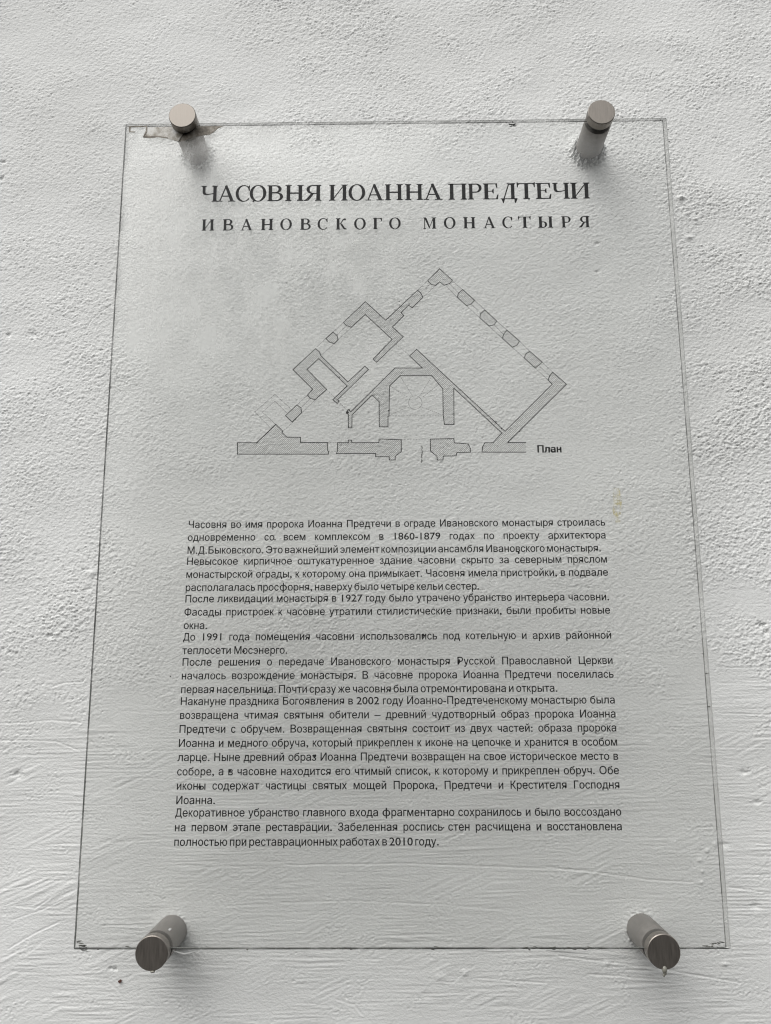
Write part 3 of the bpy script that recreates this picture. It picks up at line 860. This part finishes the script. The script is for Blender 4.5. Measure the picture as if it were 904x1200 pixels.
# paint worked along the lower edge
bm = bmesh.new()
def worm(pts, rad):
    P = [Vector((*at(x, y, GLASS_T + .001),)) for x, y in pts]
    ring_prev = None
    for i, p in enumerate(P):
        rr_ = rad * (0.35 if i in (0, len(P) - 1) else 1.0)
        ring = [bm.verts.new((p.x, GLASS_T + .001 + rr_ * math.cos(a_), p.y + rr_ * math.sin(a_))) for a_ in [k_ * math.pi / 4 for k_ in range(8)]]
        if ring_prev:
            for k_ in range(8):
                bm.faces.new((ring_prev[k_], ring_prev[(k_ + 1) % 8], ring[(k_ + 1) % 8], ring[k_]))
        ring_prev = ring
worm([(203, 1114.5), (209, 1116.5), (216, 1118), (223, 1117), (230, 1114.8)], .0009)
worm([(236, 1114.5), (243, 1110), (241, 1105)], .0006)
worm([(640, 1114), (660, 1115), (672, 1116), (690, 1117)], .0008)
worm([(560, 1114), (580, 1114.6), (600, 1113.8)], .0006)
worm([(93, 1109), (96, 1113), (104, 1115)], .0008)
bmesh.ops.recalc_face_normals(bm, faces=bm.faces)
m4_ob = from_bm('paint_smear', bm, M_PAINT, panel, smooth=True)
# grit caught on the lower edge
bm = bmesh.new()
rr = random.Random(21)
M_GRIT, n, l, b, out = mat('grit'); b.inputs['Base Color'].default_value = (0.075, 0.075, 0.065, 1); b.inputs['Roughness'].default_value = 0.9
spots = [(x, 1112 + rr.uniform(-1, .6)) for x in [498 + rr.uniform(-3, 22) for _ in range(10)] + [614 + rr.uniform(0, 95) for _ in range(26)] + [100 + rr.uniform(0, 400) for _ in range(14)]] + \
        [(826 + 20 * t_ / 11, 1110 - 6 * (t_ / 11) ** 2) for t_ in range(12)] + [(91.5 + 9 * t_ / 9, 1104 + 9 * (t_ / 9) ** .7) for t_ in range(10)] + \
        [(601 + rr.uniform(-3, 3), 145.5 + rr.uniform(-2, 2)) for _ in range(8)] + [(842.5, 952), (843.2, 970), (831.5, 828), (829.5, 789), (826, 766), (114, 679), (111.5, 700), (818, 672), (784, 150), (785, 165)]
for px, py in spots:
    x, z_ = at(px, py, .002)
    m_ = Matrix.Translation((x, rr.uniform(.0005, .007), z_)) @ Matrix.Rotation(rr.uniform(-.25, .25), 4, 'Y') @ Matrix.Diagonal((rr.uniform(.0009, .0034), .0006, rr.uniform(.0003, .0006), 1))
    bmesh.ops.create_icosphere(bm, subdivisions=1, radius=1, matrix=m_)
m5_ob = from_bm('edge_grit', bm, M_GRIT, panel)
join(panel, m1_ob, m2_ob, m3_ob, m4_ob, m5_ob)

# ------------------------------------------------------------------ standoffs
def lathe(bm, prof, seg=64):
    """prof: (radius, y) from front to back, closed on both ends"""
    rs = []
    for r_, y in prof:
        if r_ < 1e-6: rs.append([bm.verts.new((0, y, 0))])
        else: rs.append([bm.verts.new((r_ * math.cos(2 * math.pi * k_ / seg), y, r_ * math.sin(2 * math.pi * k_ / seg))) for k_ in range(seg)])
    for a_, b2 in zip(rs[:-1], rs[1:]):
        for k_ in range(seg):
            j_ = (k_ + 1) % seg
            if len(a_) == 1: bm.faces.new((a_[0], b2[j_], b2[k_]))
            elif len(b2) == 1: bm.faces.new((a_[k_], a_[j_], b2[0]))
            else: bm.faces.new((a_[k_], a_[j_], b2[j_], b2[k_]))
    bmesh.ops.recalc_face_normals(bm, faces=bm.faces)
def sharp(o, deg=35):
    for p in o.data.polygons: p.use_smooth = True
    bm_ = bmesh.new(); bm_.from_mesh(o.data)
    for e in bm_.edges:
        if len(e.link_faces) == 2 and e.calc_face_angle(0) > math.radians(deg): e.smooth = False
    bm_.to_mesh(o.data); bm_.free()
RC = 0.0147
bm = bmesh.new()
lathe(bm, [(0, GLASS_T + .0006), (RC * .97, GLASS_T + .0006), (RC, GLASS_T + .0014), (RC, WALL_Y + .006), (0, WALL_Y + .006)])
sleeve0 = from_bm('standoff', bm, M_SLEEVE, sign, loc=(FIX[0][0], 0, FIX[0][1])); sharp(sleeve0)
bm = bmesh.new()
lathe(bm, [(0, -.0130), (RC - .0006, -.0130), (RC, -.0124), (RC, -.0030), (RC - .0006, -.0024), (0, -.0024)])
cap0 = from_bm('cap', bm, M_CAP, sleeve0); sharp(cap0)
bm = bmesh.new()
lathe(bm, [(0, -.0024), (RC - .0012, -.0024), (RC - .0012, -.0004), (0, -.0004)])
gas0 = from_bm('gasket', bm, M_RUBBER, sleeve0); sharp(gas0)
stands = [sleeve0]
for (x, z_) in FIX[1:]:
    s2 = sleeve0.copy(); COL.objects.link(s2); s2.parent = sign; s2.location = (x, 0, z_)
    for ch in (cap0, gas0):
        c2 = ch.copy(); COL.objects.link(c2); c2.parent = s2
    stands.append(s2)
# paint drops hanging from the two lower caps
def drop(parent, xa, za, w, h):
    bm = bmesh.new()
    for k_, (dx_, dz_, s_) in enumerate(((0, 0, 1.0), (w * .15, -h * .45, .72), (-w * .25, -h * .85, .42))):
        m_ = Matrix.Translation((xa + dx_, -.0118 + .0004 * k_, za + dz_)) @ Matrix.Diagonal((w * s_, .0022 * s_ + .0004, h * .6 * s_, 1))
        bmesh.ops.create_icosphere(bm, subdivisions=3, radius=1, matrix=m_)
    o = from_bm('paint_drop', bm, M_DRIP, parent, smooth=True)
    return o
drop(stands[3], -.0003, -.0146, .0024, .0058)
stands[3]['label'] = 'standoff with a dried paint drop hanging from its dark cap'
drop(stands[2], .0015, -.0150, .0022, .0016)
